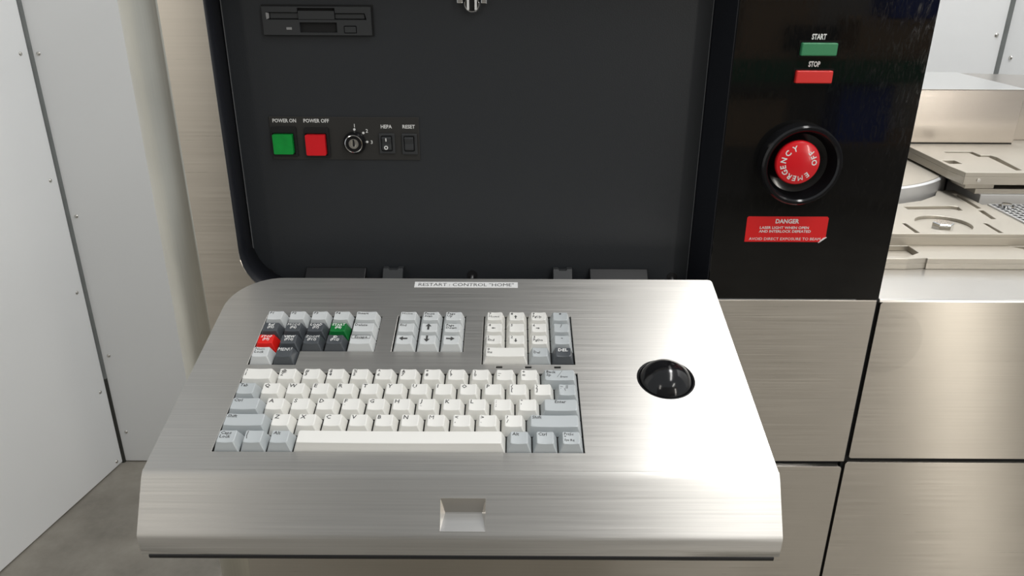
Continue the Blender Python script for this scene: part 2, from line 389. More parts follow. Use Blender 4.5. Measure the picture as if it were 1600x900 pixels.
letters = [('E', 140, 1), ('M', 166, 1), ('E', 189, 1), ('R', 211, 1), ('G', 233, 1), ('E', 255, 1), ('N', 278, 1), ('C', 313, 1), ('Y', 340, 1), ('O', 87, -1), ('F', 66, -1), ('F', 46, -1)]
for ch, a, sgn in letters:
    if ch == 'N': a = 281
    if ch == 'C': a = 310
    th = R(a); rad = 13.6
    cx, cz = EC[0]-4.6 + rad*math.sin(th), EC[1]+3.2 + rad*math.cos(th)
    rot = -th if sgn > 0 else -th+math.pi
    g = text_bm(ch, 4.6, None, 0.25)
    c, s_ = math.cos(rot), math.sin(rot)
    def fn(v, cx=cx, cz=cz, c=c, s_=s_):
        x = cx + c*v.x - s_*(v.y-2.3); z = cz + s_*v.x + c*(v.y-2.3)
        r = math.hypot(x-EC[0]+4.6, z-EC[1]-3.2)
        d = 17.6 - 0.3*min(1, r/9) if r < 9 else 17.3 - 0.9*(r-9)/7 if r < 16 else 16.4-(r-16)*0.36
        return (x, YF-0.5-d-0.12, z)
    merge(tb, g, fn)
obj_flat('lettering', tb, M['inkwhite'], cap, 'white words EMERGENCY OFF round the red button')
st = prism([[(218.0, -238.6), (288.6, -238.6), (292.6, -235.6), (293.6, -234), (293.6, -215.2), (292.2, -213.8), (219.2, -213.8), (218.0, -215)]], FY, YF-0.75, YF-0.35)
st = obj('danger_sticker', st, M['sticker'], cp, label='red warning sticker headed DANGER with its lower right corner peeled')
bo = prism([rect(218.2, 293.4, -238.4, -214.0), rect(218.9, 292.7, -237.7, -214.7)], FY, YF-0.8, YF-0.76)
cr_ = prism([[(287.2, -239.2), (294.2, -233.6), (291.2, -234.6), (288.8, -237)]], FY, YF-2.2, YF-0.8)
obj('peeled_corner', cr_, M['paper'], st)
tb = bmesh.new()
for s, x, z, h, w, bo_ in (('DANGER', 255.6, -218.3, 4.0, 21.8, 0.3), ('LASER LIGHT WHEN OPEN', 253.6, -224.6, 2.4, 45.6, 0.18), ('AND INTERLOCK DEFEATED', 254.6, -228.2, 2.4, 48.4, 0.18), ('AVOID DIRECT EXPOSURE TO BEAM', 255.4, -235.6, 2.6, 67.0, 0.18)):
    g = text_bm(s, h, w, bo_); merge(tb, g, lambda v: (x+v.x, YF-0.82, z+v.y-h/2))
obj_flat('lettering', tb, M['inkwhite'], st, 'white warning text on the red sticker')

# ------------------------------------------------------------------ middle gap closer and laser table (right unit)
lt_ = thing('laser_table', 'low brushed steel machine base with flat top right of the glossy black panel', 'machine', (640, YF, FL))
def pan(x0, x1, z0, z1, name, lab, mm='front'): return obj(name, prism([rrect(x0, x1, z0, z1, 3)], FY, YF, YF+3.4), M[mm], lt_, bevel=1.1, seg=3, label=lab)
pan(358.6, 1150, -481.6, -300.6, 'upper_panel', 'upper brushed steel panel of the right machine base with a faint round stain', 'stained')
pan(356.4, 1150, FL+20, -486.8, 'lower_panel', 'lower brushed steel panel of the right machine base')
obj('inner_frame', box(353.5, 1148, YF+4, YF+40, FL+20, -302), M['void'], lt_)
ts = [(YF-0.2, -300.2), (YF+0.2, -298.2), (YF+1.6, -297.3), (1300, -297.3), (1300, -303), (YF+4, -303)]
obj('top_sheet', prism([ts], FX, 357.2, 1150), M['sheet'], lt_, smooth=25, label='smooth steel top sheet of the base')

# ------------------------------------------------------------------ machined tooling on the table
def plate(name, loops, z0, zc, z1, m, root, floor_loops=None, lab=None):
    """slab from z0 to zc, and above it a layer up to z1 with the cut-outs in loops[1:]"""
    bm = prism([loops[0]], FZ, z0, zc)
    prism(loops, FZ, zc, z1, bm)
    return obj(name, bm, m, root, bevel=0.4, seg=1, label=lab)
lp_ = thing('base_plate', 'lowest long machined plate along the front of the tooling stack', 'plate', (560, 764, -297.2))
plate('slab', [[(357.5, 763), (419.6, 763), (421.9, 763.3), (440.7, 766), (440.7, 764), (1050, 764), (1050, 1150), (357.5, 1150)],
               [(380, 775), (421, 768), (440, 782), (438.7, 804), (380, 804)], [(551.8, 804), (563.6, 793), (640, 793), (640, 804)]], -297.2, -291, -285, M['machined'], lp_)
up = thing('fixture_plate', 'broad beige machined plate with diagonal slots and a round bolted pocket', 'plate', (500, 806, -285))
C0 = (496, 840)
up_out = [(357.5, 806), (1050, 806), (1050, 920), (583, 920), (583, 985), (560, 985), (545, 960), (515, 936), (480, 922), (440, 914), (357.5, 914)]
slots = [[(447, 809.2), (451.8, 809.2), (452.1, 844.4), (448, 844.3)], [(540.4, 810.6), (545.2, 810.7), (546.2, 845.8), (542.1, 845.8)],
         [(567.8, 903), (573.4, 905), (578, 968), (571.8, 970.6)], [(560.9, 861.1), (566.6, 861.2), (571, 897), (564.5, 896)],
         [(480.9, 899), (537, 898.5), (540, 894.8), (545.5, 895.2), (548.5, 911), (542, 915), (480.9, 911)]]
plate('slab', [up_out, circ(C0[0], C0[1]+4, 30, 36)] + slots, -284.9, -275.4, -271.6, M['machined'], up)
bt = obj('bolt', lathe([(11.4, 0), (11.4, 7.2), (10.2, 8.4), (0, 8.4)], (490, 834, -275.4), (0, 0, 1), 6), M['chrome'], up, bevel=0.2, label='shiny hexagon bolt in the round pocket')
md = thing('mesh_plate', 'small perforated steel mesh plate with one screw behind the fixture plate', 'plate', (625, 880, -271.5))
hl = []
for i in range(9):
    for j in range(9):
        x = 591 + i*7.4; y = 842 + j*8.4
        if x + 5.6 < 658 and y + 6.4 < 918: hl.append(rect(x, x+5.4, y, y+6.2))
obj('mesh', prism([rect(588, 659, 839.5, 917.5)] + hl, FZ, -271.4, -269.8), M['mesh'], md)
obj('mesh_backing', box(588, 659, 839.5, 917.5, -271.55, -271.42), M['void'], md)
b2 = obj('screw', lathe([(8.6, 0), (8.6, 1.4), (5.6, 1.6), (5.6, 4.2), (0, 4.6)], (603, 904, -269.8), (0, 0, 1), 16), M['chrome'], md, smooth=40)
rb = thing('rear_fixture_block', 'thick stepped machined block at the back of the tooling stack', 'block', (700, 945, -285))
DC = (426, 1120); DR = 191
def beside_disc(x0, y0, y1):                 # plan of a layer whose left end is cut concentric with the turntable
    a0 = math.degrees(math.asin(max(-1, (y0+22-DC[1])/(DR+4))))
    p = [(DC[0]+(DR+4)*math.cos(R(t)), DC[1]+(DR+4)*math.sin(R(t))) for t in [a0+(5-a0)*i/10 for i in range(11)]]
    p = [q for q in p if q[0] > x0]
    return [(x0, y0), (1050, y0), (1050, y1), (p[-1][0], y1)] + list(reversed(p)) + [(x0, p[0][1]-1)]
obj('pale_foot', prism([beside_disc(594, 945, 1140)], FZ, -284.9, -266), M['pale'], rb, bevel=0.5)
obj('middle_slab', prism([beside_disc(588, 949, 1140)], FZ, -266, -259.6), M['machined'], rb, bevel=0.5)
obj('spacer', box(625, 1050, 975, 1140, -259.6, -253), M['void'], rb)
obj('spacer_block', box(575, 612, 951, 985, -259.6, -253), M['machined'], rb, bevel=0.4)
zt = -237.0
bo1 = [(567.5, 944), (1050, 943.4), (1050, 1140), (568, 1140), (566, 1012), (564.5, 979)]
cuts = [[(571, 990), (588, 990), (588, 1010), (571, 1010)], [(638, 955), (646, 957), (656, 1030), (653, 1040), (640, 1040), (640, 1062), (600, 1062), (600, 1054), (632, 1054), (632, 1030), (645, 1030)]]
bm = prism([bo1], FZ, -253, -243); prism([bo1] + cuts, FZ, -243, zt, bm)
obj('top_block', bm, M['machined'], rb, bevel=0.4, seg=1)
obj('pin', lathe([(2.4, 0), (2.4, 2), (0, 2.2)], (586, 945, -247), (0, -1, 0), 12), M['steel'], rb, smooth=40)
td = thing('turntable', 'large round machined disc with pale rim half hidden by the black panel', 'turntable', (426, 1121, -285))
obj('rim', lathe([(0, 0), (DR-2, 0), (DR, 1), (DR, 27.5), (DR-2.2, 28.8), (DR-4, 29)], (DC[0], DC[1], -284.9), (0, 0, 1), 96), M['pale'], td, smooth=35, label='pale rim of the disc')
obj('disc_top', lathe([(DR-4, 28.8), (DR-4.5, 29.6), (0, 29.6)], (DC[0], DC[1], -284.9), (0, 0, 1), 96), M['machined'], td, smooth=35)
obj('clamp', box(546, 560, 1112, 1130, -255.3, -248), M['chrome'], td, bevel=1.0)
eb = thing('equipment_box', 'polished steel housing on the table behind the machined plates', 'box', (560, 1111, -240))
obj('housing', box(420, 727, 1112, 1300, -235.4, -160), M['box'], eb, bevel=1.2, seg=3)
obj('lid', box(419.5, 727.5, 1111.5, 1300.5, -160, -158.8), M['lid'], eb, bevel=0.5, label='pale top sheet of the housing')  # same steel as the housing; lit top put into the colour
obj('gasket', box(421, 726, 1113.5, 1298, -236.95, -235.4), M['void'], eb)  # thin black strip put in for the shaded gap under the housing
eb2 = thing('side_housing', 'pale steel housing at the right edge beyond the polished box', 'box', (900, 1125, -297))
obj('housing', prism([[(731, 1142), (1150, 1142), (1150, 1230), (731, 1318)]], FZ, -297.2, -162), M['box'], eb2, bevel=1.2, seg=3)

# ------------------------------------------------------------------ floppy drive and switch panel on the recess back
fd = thing('floppy_drive', 'black floppy disk drive with slot and eject button at top of the recess', 'disk drive', (-174, YB, -59))
fx = lambda c: -222 + (c-62)*0.0697
fz = lambda c: -34.3 - (c-85)*0.0685
def fr(a, b, c, d): return rect(fx(a), fx(b), fz(d), fz(c))
bez = [fr(62, 1445, 85, 440), [(fx(112), fz(245)), (fx(528), fz(245)), (fx(528), fz(258)), (fx(1000), fz(258)), (fx(1000), fz(258)), (fx(1385), fz(258)), (fx(1365), fz(172)), (fx(988), fz(172)), (fx(988), fz(106)), (fx(514), fz(106)), (fx(514), fz(158)), (fx(112), fz(158))], fr(530, 1002, 282, 405), fr(1092, 1250, 322, 412)]
bez[1] = [(fx(112), fz(246)), (fx(1385), fz(246)), (fx(1365), fz(168)), (fx(988), fz(168)), (fx(988), fz(106)), (fx(514), fz(106)), (fx(514), fz(160)), (fx(112), fz(160))]
obj('bezel', prism(bez, FY, YB-5, YB-0.2), M['grey'], fd, bevel=0.3, seg=1)
obj('drive_body', box(fx(66), fx(1440), YB-1.6, YB-0.2, fz(436), fz(89)), M['void'], fd)
obj('seal', prism([fr(50, 1464, 66, 452), fr(61, 1446, 84, 441)], FY, YB-0.8, YB), M['void'], fd)
obj('slot_flap', box(fx(522), fx(980), YB-5.2, YB-2, fz(243), fz(140)), M['grey'], fd, bevel=0.3)
obj('slot_door', box(fx(160), fx(518), YB-3.2, YB-1.6, fz(236), fz(166)), M['grey'], fd, bevel=0.3)
obj('slot_door', box(fx(984), fx(1358), YB-3.2, YB-1.6, fz(236), fz(176)), M['grey'], fd, bevel=0.3)
obj('slot_end', prism([[(fx(112), fz(158)), (fx(150), fz(170)), (fx(150), fz(232)), (fx(116), fz(246))]], FY, YB-4.5, YB-2.5), M['lens'], fd)
obj('indicator_light', box(fx(360), fx(430), YB-5.6, YB-4, fz(372), fz(340)), M['lens'], fd, bevel=0.3)
obj('eject_button', box(fx(1100), fx(1243), YB-5.6, YB-2, fz(405), fz(330)), M['grey'], fd, bevel=0.4)

sp = thing('switch_panel', 'small dark plate with power buttons, key switch and two rockers inside the recess', 'switch panel', (-158, YB, -171))
obj('face_plate', box(-227.8, -87.9, YB-1.2, YB, -171.6, -131.2), M['plate'], sp, bevel=0.3)
T = lambda s, x, z, h, w, par=sp: wall_text('lettering', s, x, z, YB-1.3, h, M['inkwhite'], par, w=w, bold=0.2)
def push(name, lab, hx0, hx1, hz0, hz1, cx0, cx1, cz0, cz1, m, s, tx, w, soft):
    h = obj(name, prism([rrect(hx0, hx1, hz0, hz1, 1), rrect(cx0-0.9, cx1+0.9, cz0-0.9, cz1+0.9, 1)], FY, YB-3.2, YB-1.1), M['black'], sp, bevel=0.3, label=lab)
    obj('button_well', box(cx0-1, cx1+1, YB-1.7, YB-1.1, cz0-1, cz1+1), M['void'], h)
    obj('button_cap', prism([rrect(cx0, cx1, cz0, cz1, 1.2)], FY, YB-7.2, YB-1.5), m, h, bevel=soft, seg=4, label='glossy coloured cap')
    wall_text('lettering', s, tx, -134.8, YB-1.3, 3.3, M['inkwhite'], h, w=w, bold=0.2)
push('power_on_button', 'square green power on button', -226, -203, -168.0, -140.4, -224.6, -206.2, -165.4, -146.8, M['green'], 'POWER ON', -213.3, 22.0, 2.4)
push('power_off_button', 'square red power off button', -195.2, -172.4, -169.2, -141.2, -194.0, -175.6, -166.4, -147.0, M['red'], 'POWER OFF', -183.5, 23.8, 1.0)
ks = obj('key_switch', lathe([(10.6, 0), (10.6, 2.2), (9.4, 5), (8.3, 6.6), (7.9, 6.2), (0, 6.2)], (-148.8, YB-1.2, -155.0), (0, -1, 0), 40), M['blackshine'], sp, smooth=28, label='round black key switch')
obj('chrome_ring', lathe([(8.3, 6.3), (8.3, 7.0), (7.6, 7.2), (7.4, 6.3)], (-148.8, YB-1.2, -155.0), (0, -1, 0), 40), M['chrome'], ks, smooth=40)
obj('key_barrel', lathe([(4.6, 6), (4.6, 6.9), (3.4, 7.1), (2.2, 6.5), (0, 6.5)], (-148.8, YB-1.2, -155.0), (0, -1, 0), 24), M['steel'], ks, smooth=40)
obj('key_slot', box(-149.5, -148.1, YB-8.5, YB-7.8, -157.4, -151.0), M['void'], ks)
for (x, z), (nx, nz), s in zip(((-148.5, -142.8), (-140.3, -146.0), (-137.2, -154.4)), ((-148.2, -139.2), (-136.9, -144.0), (-133.0, -154.6)), '123'):
    obj('position_dot', lathe([(1.15, 0), (1.15, 0.1), (0, 0.12)], (x, YB-1.2, z), (0, -1, 0), 16), M['inkwhite'], ks)
    wall_text('numeral', s, nx, nz, YB-1.3, 3.2, M['inkwhite'], ks, bold=0.15)
def rocker(name, lab, x0, x1, z0, z1, rx0, rx1, rz0, rz1, tx, s, w, marks):
    h = obj(name, prism([rect(x0, x1, z0, z1), rrect(rx0-0.6, rx1+0.6, rz0-0.6, rz1+0.6, 1.2)], FY, YB-3.0, YB-1.1), M['grey'], sp, bevel=0.6, label=lab)
    obj('rocker_well', box(rx0-0.7, rx1+0.7, YB-1.6, YB-1.1, rz0-0.7, rz1+0.7), M['void'], h)
    zc = (rz0+rz1)/2
    prof = [(YB-1.3, rz0), (YB-3.4, rz0+0.3), (YB-4.2, rz0+1.5), (YB-3.6, zc), (YB-4.9, rz1-1.2), (YB-3.6, rz1-0.1), (YB-1.3, rz1)]
    obj('rocker', prism([prof], FX, rx0, rx1), M['grey'], h, bevel=0.6)
    wall_text('lettering', s, tx, -139.9, YB-1.3, 3.3, M['inkwhite'], h, w=w, bold=0.2)
    if marks:
        obj('on_mark', box(-118.9-0.5, -118.9+0.5, YB-5.1, YB-4.3, -153.2, -150.2), M['inkwhite'], h)
        obj('off_mark', lathe([(1.9, 0), (1.9, 0.3), (1.0, 0.3), (1.0, 0)], (-119.2, YB-4.3, -159.2), (0, -1, 0), 20), M['inkwhite'], h)
rocker('rocker_switch', 'black rocker switch under the word HEPA with on and off marks', -125.8, -110.9, -165.2, -146.1, -123.1, -114.2, -162.4, -149.0, -118.4, 'HEPA', 10.3, True)
rocker('rocker_switch', 'plain black rocker switch under the word RESET', -104.3, -89.9, -166.0, -146.2, -101.8, -93.3, -162.5, -149.1, -97.4, 'RESET', 11.6, False)

# ------------------------------------------------------------------ keyboard shelf (own frame: x right, y up the slope, z off the deck)
TILT = R(13.735)
SHO = (0, 445.9, -328.9)
def shelf_frame(name, label, cat, lx, ly, lz):
    o = bpy.data.objects.new(name, None); COL.objects.link(o); o.empty_display_size = 0.02
    rot = Matrix.Rotation(TILT, 3, 'X')
    o.location = W(Vector(SHO) + rot @ Vector((lx, ly, lz))); o.rotation_euler = (TILT, 0, 0)
    return tag(o, label, cat)
SX0, SX1, SYB = -259.2, 188.5, 233.3
sh = shelf_frame('keyboard_shelf', 'fold-down brushed steel shelf carrying the keyboard and trackball in front of the recess', 'shelf', 0, 0, 0)
KB_MAIN = rect(-216.2, 53.2, 19.2, 103.2)
KB_FN = [(-216.2, 112.0), (-177.0, 112.0), (-177.0, 128.8), (-114.6, 128.8), (-114.6, 176.8), (-216.2, 176.8)]
KB_NAV = rect(-100.6, -40.4, 128.8, 177.0)
KB_NUM = rect(-24.8, 52.2, 113.6, 176.8)
LEDS = [rect(x, x+5.2, 109.2, 111.6) for x in (-12.9, 11.0, 34.8)]
BALL = (123.9, 97.4)
deck_out = [(SX0, 3), (SX1, 3)] + arc(SX1-4, SYB-4, 4, 0, 90, 4) + arc(SX0+45, SYB-45, 45, 90, 180, 12)
deck = prism([deck_out, KB_MAIN, KB_FN, KB_NAV, KB_NUM, circ(*BALL, 23.0, 48)] + LEDS, FZ, -1.6, 0)
obj('deck', deck, M['shelf'], sh, local=True, bevel=0.7, seg=2, label='sloping brushed steel deck with keyboard openings')
# front apron: bend, sloping face with latch pocket, lower lip
A0 = Vector((0, 0)); A1 = Vector((-31.05, -30.6)); A2 = Vector((-33.9, -46.6))
ad = (A1-A0).normalized(); an = Vector((ad.y, -ad.x)); an = an if an.y > 0 else -an
prof = [(3.0, 0.0), (1.9, -0.1), (0.9, -0.45), (-0.2, -1.1)]
TL = (A1-A0).length
ht, hb = 0.380*TL, 0.904*TL
prof += [tuple(ad*4.0 + Vector((0, 0))), tuple(ad*ht), tuple(ad*(ht+hb)/2), tuple(ad*hb), tuple(ad*(TL-2.2))]
nn = (A2-A1).normalized()
prof += [tuple(A1 + ad*-1.0 + nn*0.35), tuple(A1 + nn*1.0 + ad*-0.05), tuple(A1 + nn*2.4), tuple(A2), tuple(A2 + Vector((3, -0.4)))]
HX0, HX1 = -49.3, -17.5
xs = [SX0, HX0, HX1, SX1]
bm = bmesh.new()
grid = [[bm.verts.new((x, y, z)) for x in xs] for y, z in prof]
hs = 5
for i in range(len(prof)-1):
    for j in range(3):
        if j == 1 and i in (hs, hs+1): continue
        bm.faces.new((grid[i][j], grid[i+1][j], grid[i+1][j+1], grid[i][j+1]))
o = obj('front_apron', bm, M['shelf'], sh, local=True, smooth=26, label='bent front edge of the shelf')
sm = o.modifiers.new('thick', 'SOLIDIFY'); sm.thickness = 0.0012; sm.offset = -1
wn = o.modifiers.new('normals', 'WEIGHTED_NORMAL'); wn.keep_sharp = True; wn.weight = 100
# latch pocket
tp = ad*ht; bt_ = ad*hb; mid = ad*(ht+0.46*(hb-ht)) - an*8.5
bm = bmesh.new()
def pv(p, x): return bm.verts.new((x, p.x, p.y))
t0, t1, b0, b1, m0, m1 = pv(tp, HX0), pv(tp, HX1), pv(bt_, HX0), pv(bt_, HX1), pv(mid, HX0+2.5), pv(mid, HX1-2.5)
m2, m3 = pv(mid + ad*1.2 , HX0+2.5), pv(mid + ad*1.2, HX1-2.5)
for f in ((t0, t1, m1, m0), (m0, m1, m3, m2), (m2, m3, b1, b0), (t0, m0, m2, b0), (t1, b1, m3, m1)): bm.faces.new(f)
o = obj('latch_pocket', bm, M['sheet'], sh, local=True, label='polished finger pocket in the front edge')
sm = o.modifiers.new('thick', 'SOLIDIFY'); sm.thickness = 0.0008; sm.offset = 0
# side cheeks, underside and black bumper
side = [(SYB-46, -1.7), (4, -1.7), (-0.4, -2.4)] + [tuple(ad*(TL-2)+Vector((1.2, -0.6)))] + [tuple(A2+Vector((1.2, 0.3))), (40, -44), (SYB-46, -22)]
for x0, x1 in ((SX0+0.3, SX0+1.6), (SX1-1.6, SX1-0.3)):
    obj('side_cheek', prism([side], FX, x0, x1), M['shelf'], sh, local=True)
obj('underside', prism([[(-32, -46.5), (40, -44), (SYB-46, -22), (SYB-8, -16), (SYB-8, -17.4), (SYB-46, -23.4), (40, -45.4), (-32, -48)]], FX, SX0+2, SX1-2), M['sheet'], sh, local=True)
obj('bumper_strip', prism([rrect(-34.6, -27.5, -51.4, -47.0, 1.6)], FX, SX0+5, SX1-3.6), M['black'], sh, local=True, smooth=40, label='black rubber strip along the lower front edge')
for lp in LEDS:
    obj('indicator_window', prism([lp], FZ, -1.8, -0.9), M['blackshine'], sh, local=True)
lb = obj('label_tape', box(-91.0, 5.4, 219.0, 227.6, 0.02, 0.25), M['paper'], sh, local=True, label='white tape reading RESTART : CONTROL "HOME"')
tb = bmesh.new(); merge(tb, text_bm('RESTART : CONTROL "HOME"', 4.6, 89, 0.05), lambda v: (-42.8+v.x, 221.0+v.y, 0.3))
obj_flat('lettering', tb, M['inkdark'], lb, local=True)

# ------------------------------------------------------------------ trackball
tr = shelf_frame('trackball', 'shiny black trackball set into the right half of the steel shelf', 'trackball', BALL[0], BALL[1], -2)
obj('housing_ring', lathe([(22.9, -6), (22.9, 1.7), (22.4, 2.0), (21.6, 1.5), (21.3, -1)], (0, 0, 0), (0, 0, 1), 48), M['black'], tr, local=True, smooth=30)
bm = bmesh.new(); bmesh.ops.create_uvsphere(bm, u_segments=48, v_segments=24, radius=22.4)
for v in bm.verts: v.co.z -= 6.6
obj('ball', bm, M['blackshine'], tr, local=True, smooth=60)
obj('cup', lathe([(22.6, -6), (22.6, -30), (0, -31)], (0, 0, 0), (0, 0, 1), 32), M['void'], tr, local=True, smooth=40)

# ------------------------------------------------------------------ keyboard
kb = shelf_frame('keyboard', 'white and grey mechanical keyboard with coloured function keys set in the steel shelf', 'keyboard', 0, 0, 0)
obj('key_plate', box(-224, 60, 12, 184, -9.0, -2.1), M['void'], kb, local=True, label='black plate seen between the keys')
U = 268.6/14
HT = 7.2
def key_shape(w, d, dish=0.55):
    """keycap of base w x d mm, origin at the middle of its base on deck level"""
    bm = bmesh.new(); n = 8
    def ring(hw, f, b, c, z, tilt=0.0, ds=0.0):
        xs = [-hw] + [-hw+c + (2*hw-2*c)*i/n for i in range(n+1)] + [hw]
        zz = lambda x, y: z + tilt*(y-f)/(b-f) - ds*(1-(x/hw)**2)
        F = [bm.verts.new((x, f + (c if k in (0, n+2) else 0), zz(x, f))) for k, x in enumerate(xs)]
        B = [bm.verts.new((x, b - (c if k in (0, n+2) else 0), zz(x, b))) for k, x in enumerate(xs)]
        return F, B
    hw, hd = w/2, d/2
    rings = [ring(hw, -hd, hd, 0.5, -2.0), ring(hw-2.75, -hd+2.35, hd-2.5, 0.9, HT-0.75, 0.5, dish*0.9), ring(hw-3.3, -hd+2.95, hd-3.0, 0.8, HT-0.45, 0.5, dish)]
    for (F0, B0), (F1, B1) in zip(rings, rings[1:]):
        for i in range(n+2):
            bm.faces.new((F0[i], F0[i+1], F1[i+1], F1[i])); bm.faces.new((B0[i+1], B0[i], B1[i], B1[i+1]))
        bm.faces.new((B0[0], F0[0], F1[0], B1[0])); bm.faces.new((F0[-1], B0[-1], B1[-1], F1[-1]))
    F, B = rings[-1]
    for i in range(n+2): bm.faces.new((F[i], F[i+1], B[i+1], B[i]))
    bmesh.ops.recalc_face_normals(bm, faces=bm.faces[:])
    for v in bm.verts: v.co *= MMS
    for f in bm.faces: f.smooth = True
    for e in bm.edges:
        if len(e.link_faces) == 2 and e.calc_face_angle(0) > R(19): e.smooth = False
    me = bpy.data.meshes.new('keycap'); bm.to_mesh(me); bm.free()
    return me
SHAPES = {}
ARROW = [(-0.5, -2.2), (0.5, -2.2), (0.5, 0.2), (1.5, 0.2), (0, 2.2), (-1.5, 0.2), (-0.5, 0.2)]
def keycap(x0, x1, y0, y1, mk, legend, ink='inkdark', label=None, size=2.5, centre=False, boxed=False, slash=False):
    w, d = round(x1-x0-1.0, 2), round(y1-y0-0.6, 2)
    kk = (w, d, mk)
    if kk not in SHAPES:
        base = SHAPES.get((w, d, None))
        if base is None: base = key_shape(w, d); SHAPES[(w, d, None)] = base; me = base
        else: me = base.copy()
        me.materials.clear(); me.materials.append(M[mk]); SHAPES[kk] = me
    k = bpy.data.objects.new('keycap', SHAPES[kk]); COL.objects.link(k); k.parent = kb
    k.location = ((x0+x1)/2*MMS, (y0+y1)/2*MMS, 0)
    if label: k['label'] = label
    if not legend: return k
    hw = w/2-3.3; f, b = -d/2+2.95, d/2-3.0
    surf = lambda x, y: HT-0.45 + 0.5*(y-f)/(b-f) - 0.55*(1-min(1, abs(x/hw))**2) + 0.13
    tb = bmesh.new(); y = b-0.45
    lines = legend if isinstance(legend, list) else [legend]
    for ln in lines:
        ln = ln if isinstance(ln, tuple) else (ln, size)
        s, h = ln[0], ln[1]*1.36
        if s in ('up', 'down', 'left', 'right'):
            a = {'up': 0, 'down': math.pi, 'left': math.pi/2, 'right': -math.pi/2}[s]
            sc = h/4.4; cx = -hw*0.15; cy = y - h/2
            vs = []
            for px, py in ARROW:
                qx, qy = (px*math.cos(a)-py*math.sin(a))*sc*1.2, (px*math.sin(a)+py*math.cos(a))*sc*1.2
                vs.append(tb.verts.new((cx+qx, cy+qy, surf(cx+qx, cy+qy)+0.05)))
            tb.faces.new(vs); y -= h+0.6; continue
        g = text_bm(s, h, None, 0.16 if ink == 'inkdark' else 0.2, 0.08, 'C' if centre else 'L', res=1)
        xm = max(v.co.x for v in g.verts) - min(v.co.x for v in g.verts)
        kx = min(1.0, (2*hw-0.4)/xm)
        ox = 0 if centre else -hw+0.6
        merge(tb, g, lambda v: (ox+v.x*kx, y-h+v.y, surf(ox+v.x*kx, y-h+v.y)))
        y -= h+0.6
    if boxed:
        yb0, yb1 = y+0.1, b-0.05
        fr_ = prism([rect(-hw+0.3, hw-0.3, yb0-0.5, yb1), rect(-hw+0.6, hw-0.6, yb0-0.2, yb1-0.3)], FZ, 0, 0.02)
        merge(tb, fr_, lambda v: (v.x, v.y, surf(v.x, v.y)+v.z))
    if slash:
        vs = [tb.verts.new((x, y_, surf(x, y_)+0.02)) for x, y_ in ((-2.0, f+2.6), (-1.7, f+2.6), (2.4, b-0.4), (2.1, b-0.4))]; tb.faces.new(vs)
        g = text_bm('Erase', 1.9, None, 0.1, 0.12, 'L', res=1); merge(tb, g, lambda v: (0.6+v.x, f+2.2+v.y, surf(0.6+v.x, f+2.2+v.y)))
    t = obj_flat('lettering', tb, M[ink], k, local=True)
    return k
def row(y0, y1, start, keys):
    x = start
    for leg, wu, mk, kw in keys:
        keycap(x, x+wu*U, y0, y1, mk, leg, **kw); x += wu*U
MX = -215.8; RP = 16.6; MY = 19.6
ry = lambda r: (MY + (5-r)*RP - RP + RP, MY + (5-r)*RP + RP)
def band(r): return MY + (5-r)*RP, MY + (6-r)*RP            # r = 1 (top) .. 5 (space bar)
W1 = lambda l: (l, 1, 'keywhite', dict(size=2.6))
pair = lambda a, b: ([(a, 2.3), (b, 2.3)], 1, 'keywhite', {})
G = lambda l, w, **k: (l, w, 'keygrey', dict(dict(size=2.0), **k))
row(*band(1), MX, [([('!', 2.3), ('1', 2.3)], 1.46, 'keywhite', {})] + [pair(a, b) for a, b in zip('@#$%^&*()_+', '234567890-=')] + [G([('Back', 2.0), ('Sp', 2.0)], 1.54, slash=True)])
row(*band(2), MX, [G('Tab', 1)] + [W1(c) for c in 'QWERTYUIOP'] + [pair('{', '['), pair('}', ']')] + [G([('~  ||', 1.9), ('`  \\', 1.9)], 1)])
row(*band(3), MX, [G('Ctrl', 1.39)] + [W1(c) for c in 'ASD'] + [([('F', 2.6), ('..', 1.5)], 1, 'keywhite', {})] + [W1(c) for c in 'GH'] + [([('J', 2.6), ('_', 1.5)], 1, 'keywhite', {})] + [W1(c) for c in 'KL'] + [pair(':', ';'), pair('"', "'")] + [G('Enter', 1.61, centre=True)])
row(*band(4), MX, [G('Shift', 1.83)] + [W1(c) for c in 'ZXCVBNM'] + [pair('<', ','), pair('>', '.'), pair('?', '/')] + [G('Shift', 2.17)])
row(*band(5), MX, [G(['Caps', 'Lock'], 1), G([('|', 2.3), ('\\', 2.3)], 1), G('Alt', 1.0), (None, 8.05, 'keywhite', dict(label='long white space bar')), G('Alt', 0.99), G('Ctrl', 0.98), G([('PrtSc', 1.7), ('*', 1.6), ('Sys Rq', 1.4)], 0.98)])
# function block
FW = 19.25; fx0 = -215.8
fxs = [fx0+FW*i for i in range(5)] + [-115.0]
fy = [160.6, 144.7, 128.8, 112.2]; fh = [16.0, 15.9, 15.9, 16.6]
def fkey(c, r, leg, mk, ink='inkdark', **k): keycap(fxs[c], fxs[c+1], fy[r], fy[r]+fh[r], mk, leg, ink, **k)
for i, l in enumerate(('F1 \u25b2', 'F2', 'F3', 'F4')): fkey(i, 0, l if i else 'F1', 'keypale', size=2.0)
fkey(4, 0, 'Insert', 'keypale', size=2.0); fkey(4, 1, 'Delete', 'keypale', size=2.0); fkey(4, 2, 'Escape', 'keypale', size=2.0, centre=True, boxed=True)
for i, (a, b, mk, lab) in enumerate((('Ref', '(F5)', 'keydark', None), ('MODE', '(F6)', 'keydark', None), ('LOAD', '(F7)', 'keydark', None), ('START', '(F8)', 'keygreen', 'green keycap marked START'))):
    fkey(i, 1, [(a, 1.95), (b, 1.85)], mk, 'inkwhite', centre=True, label=lab)
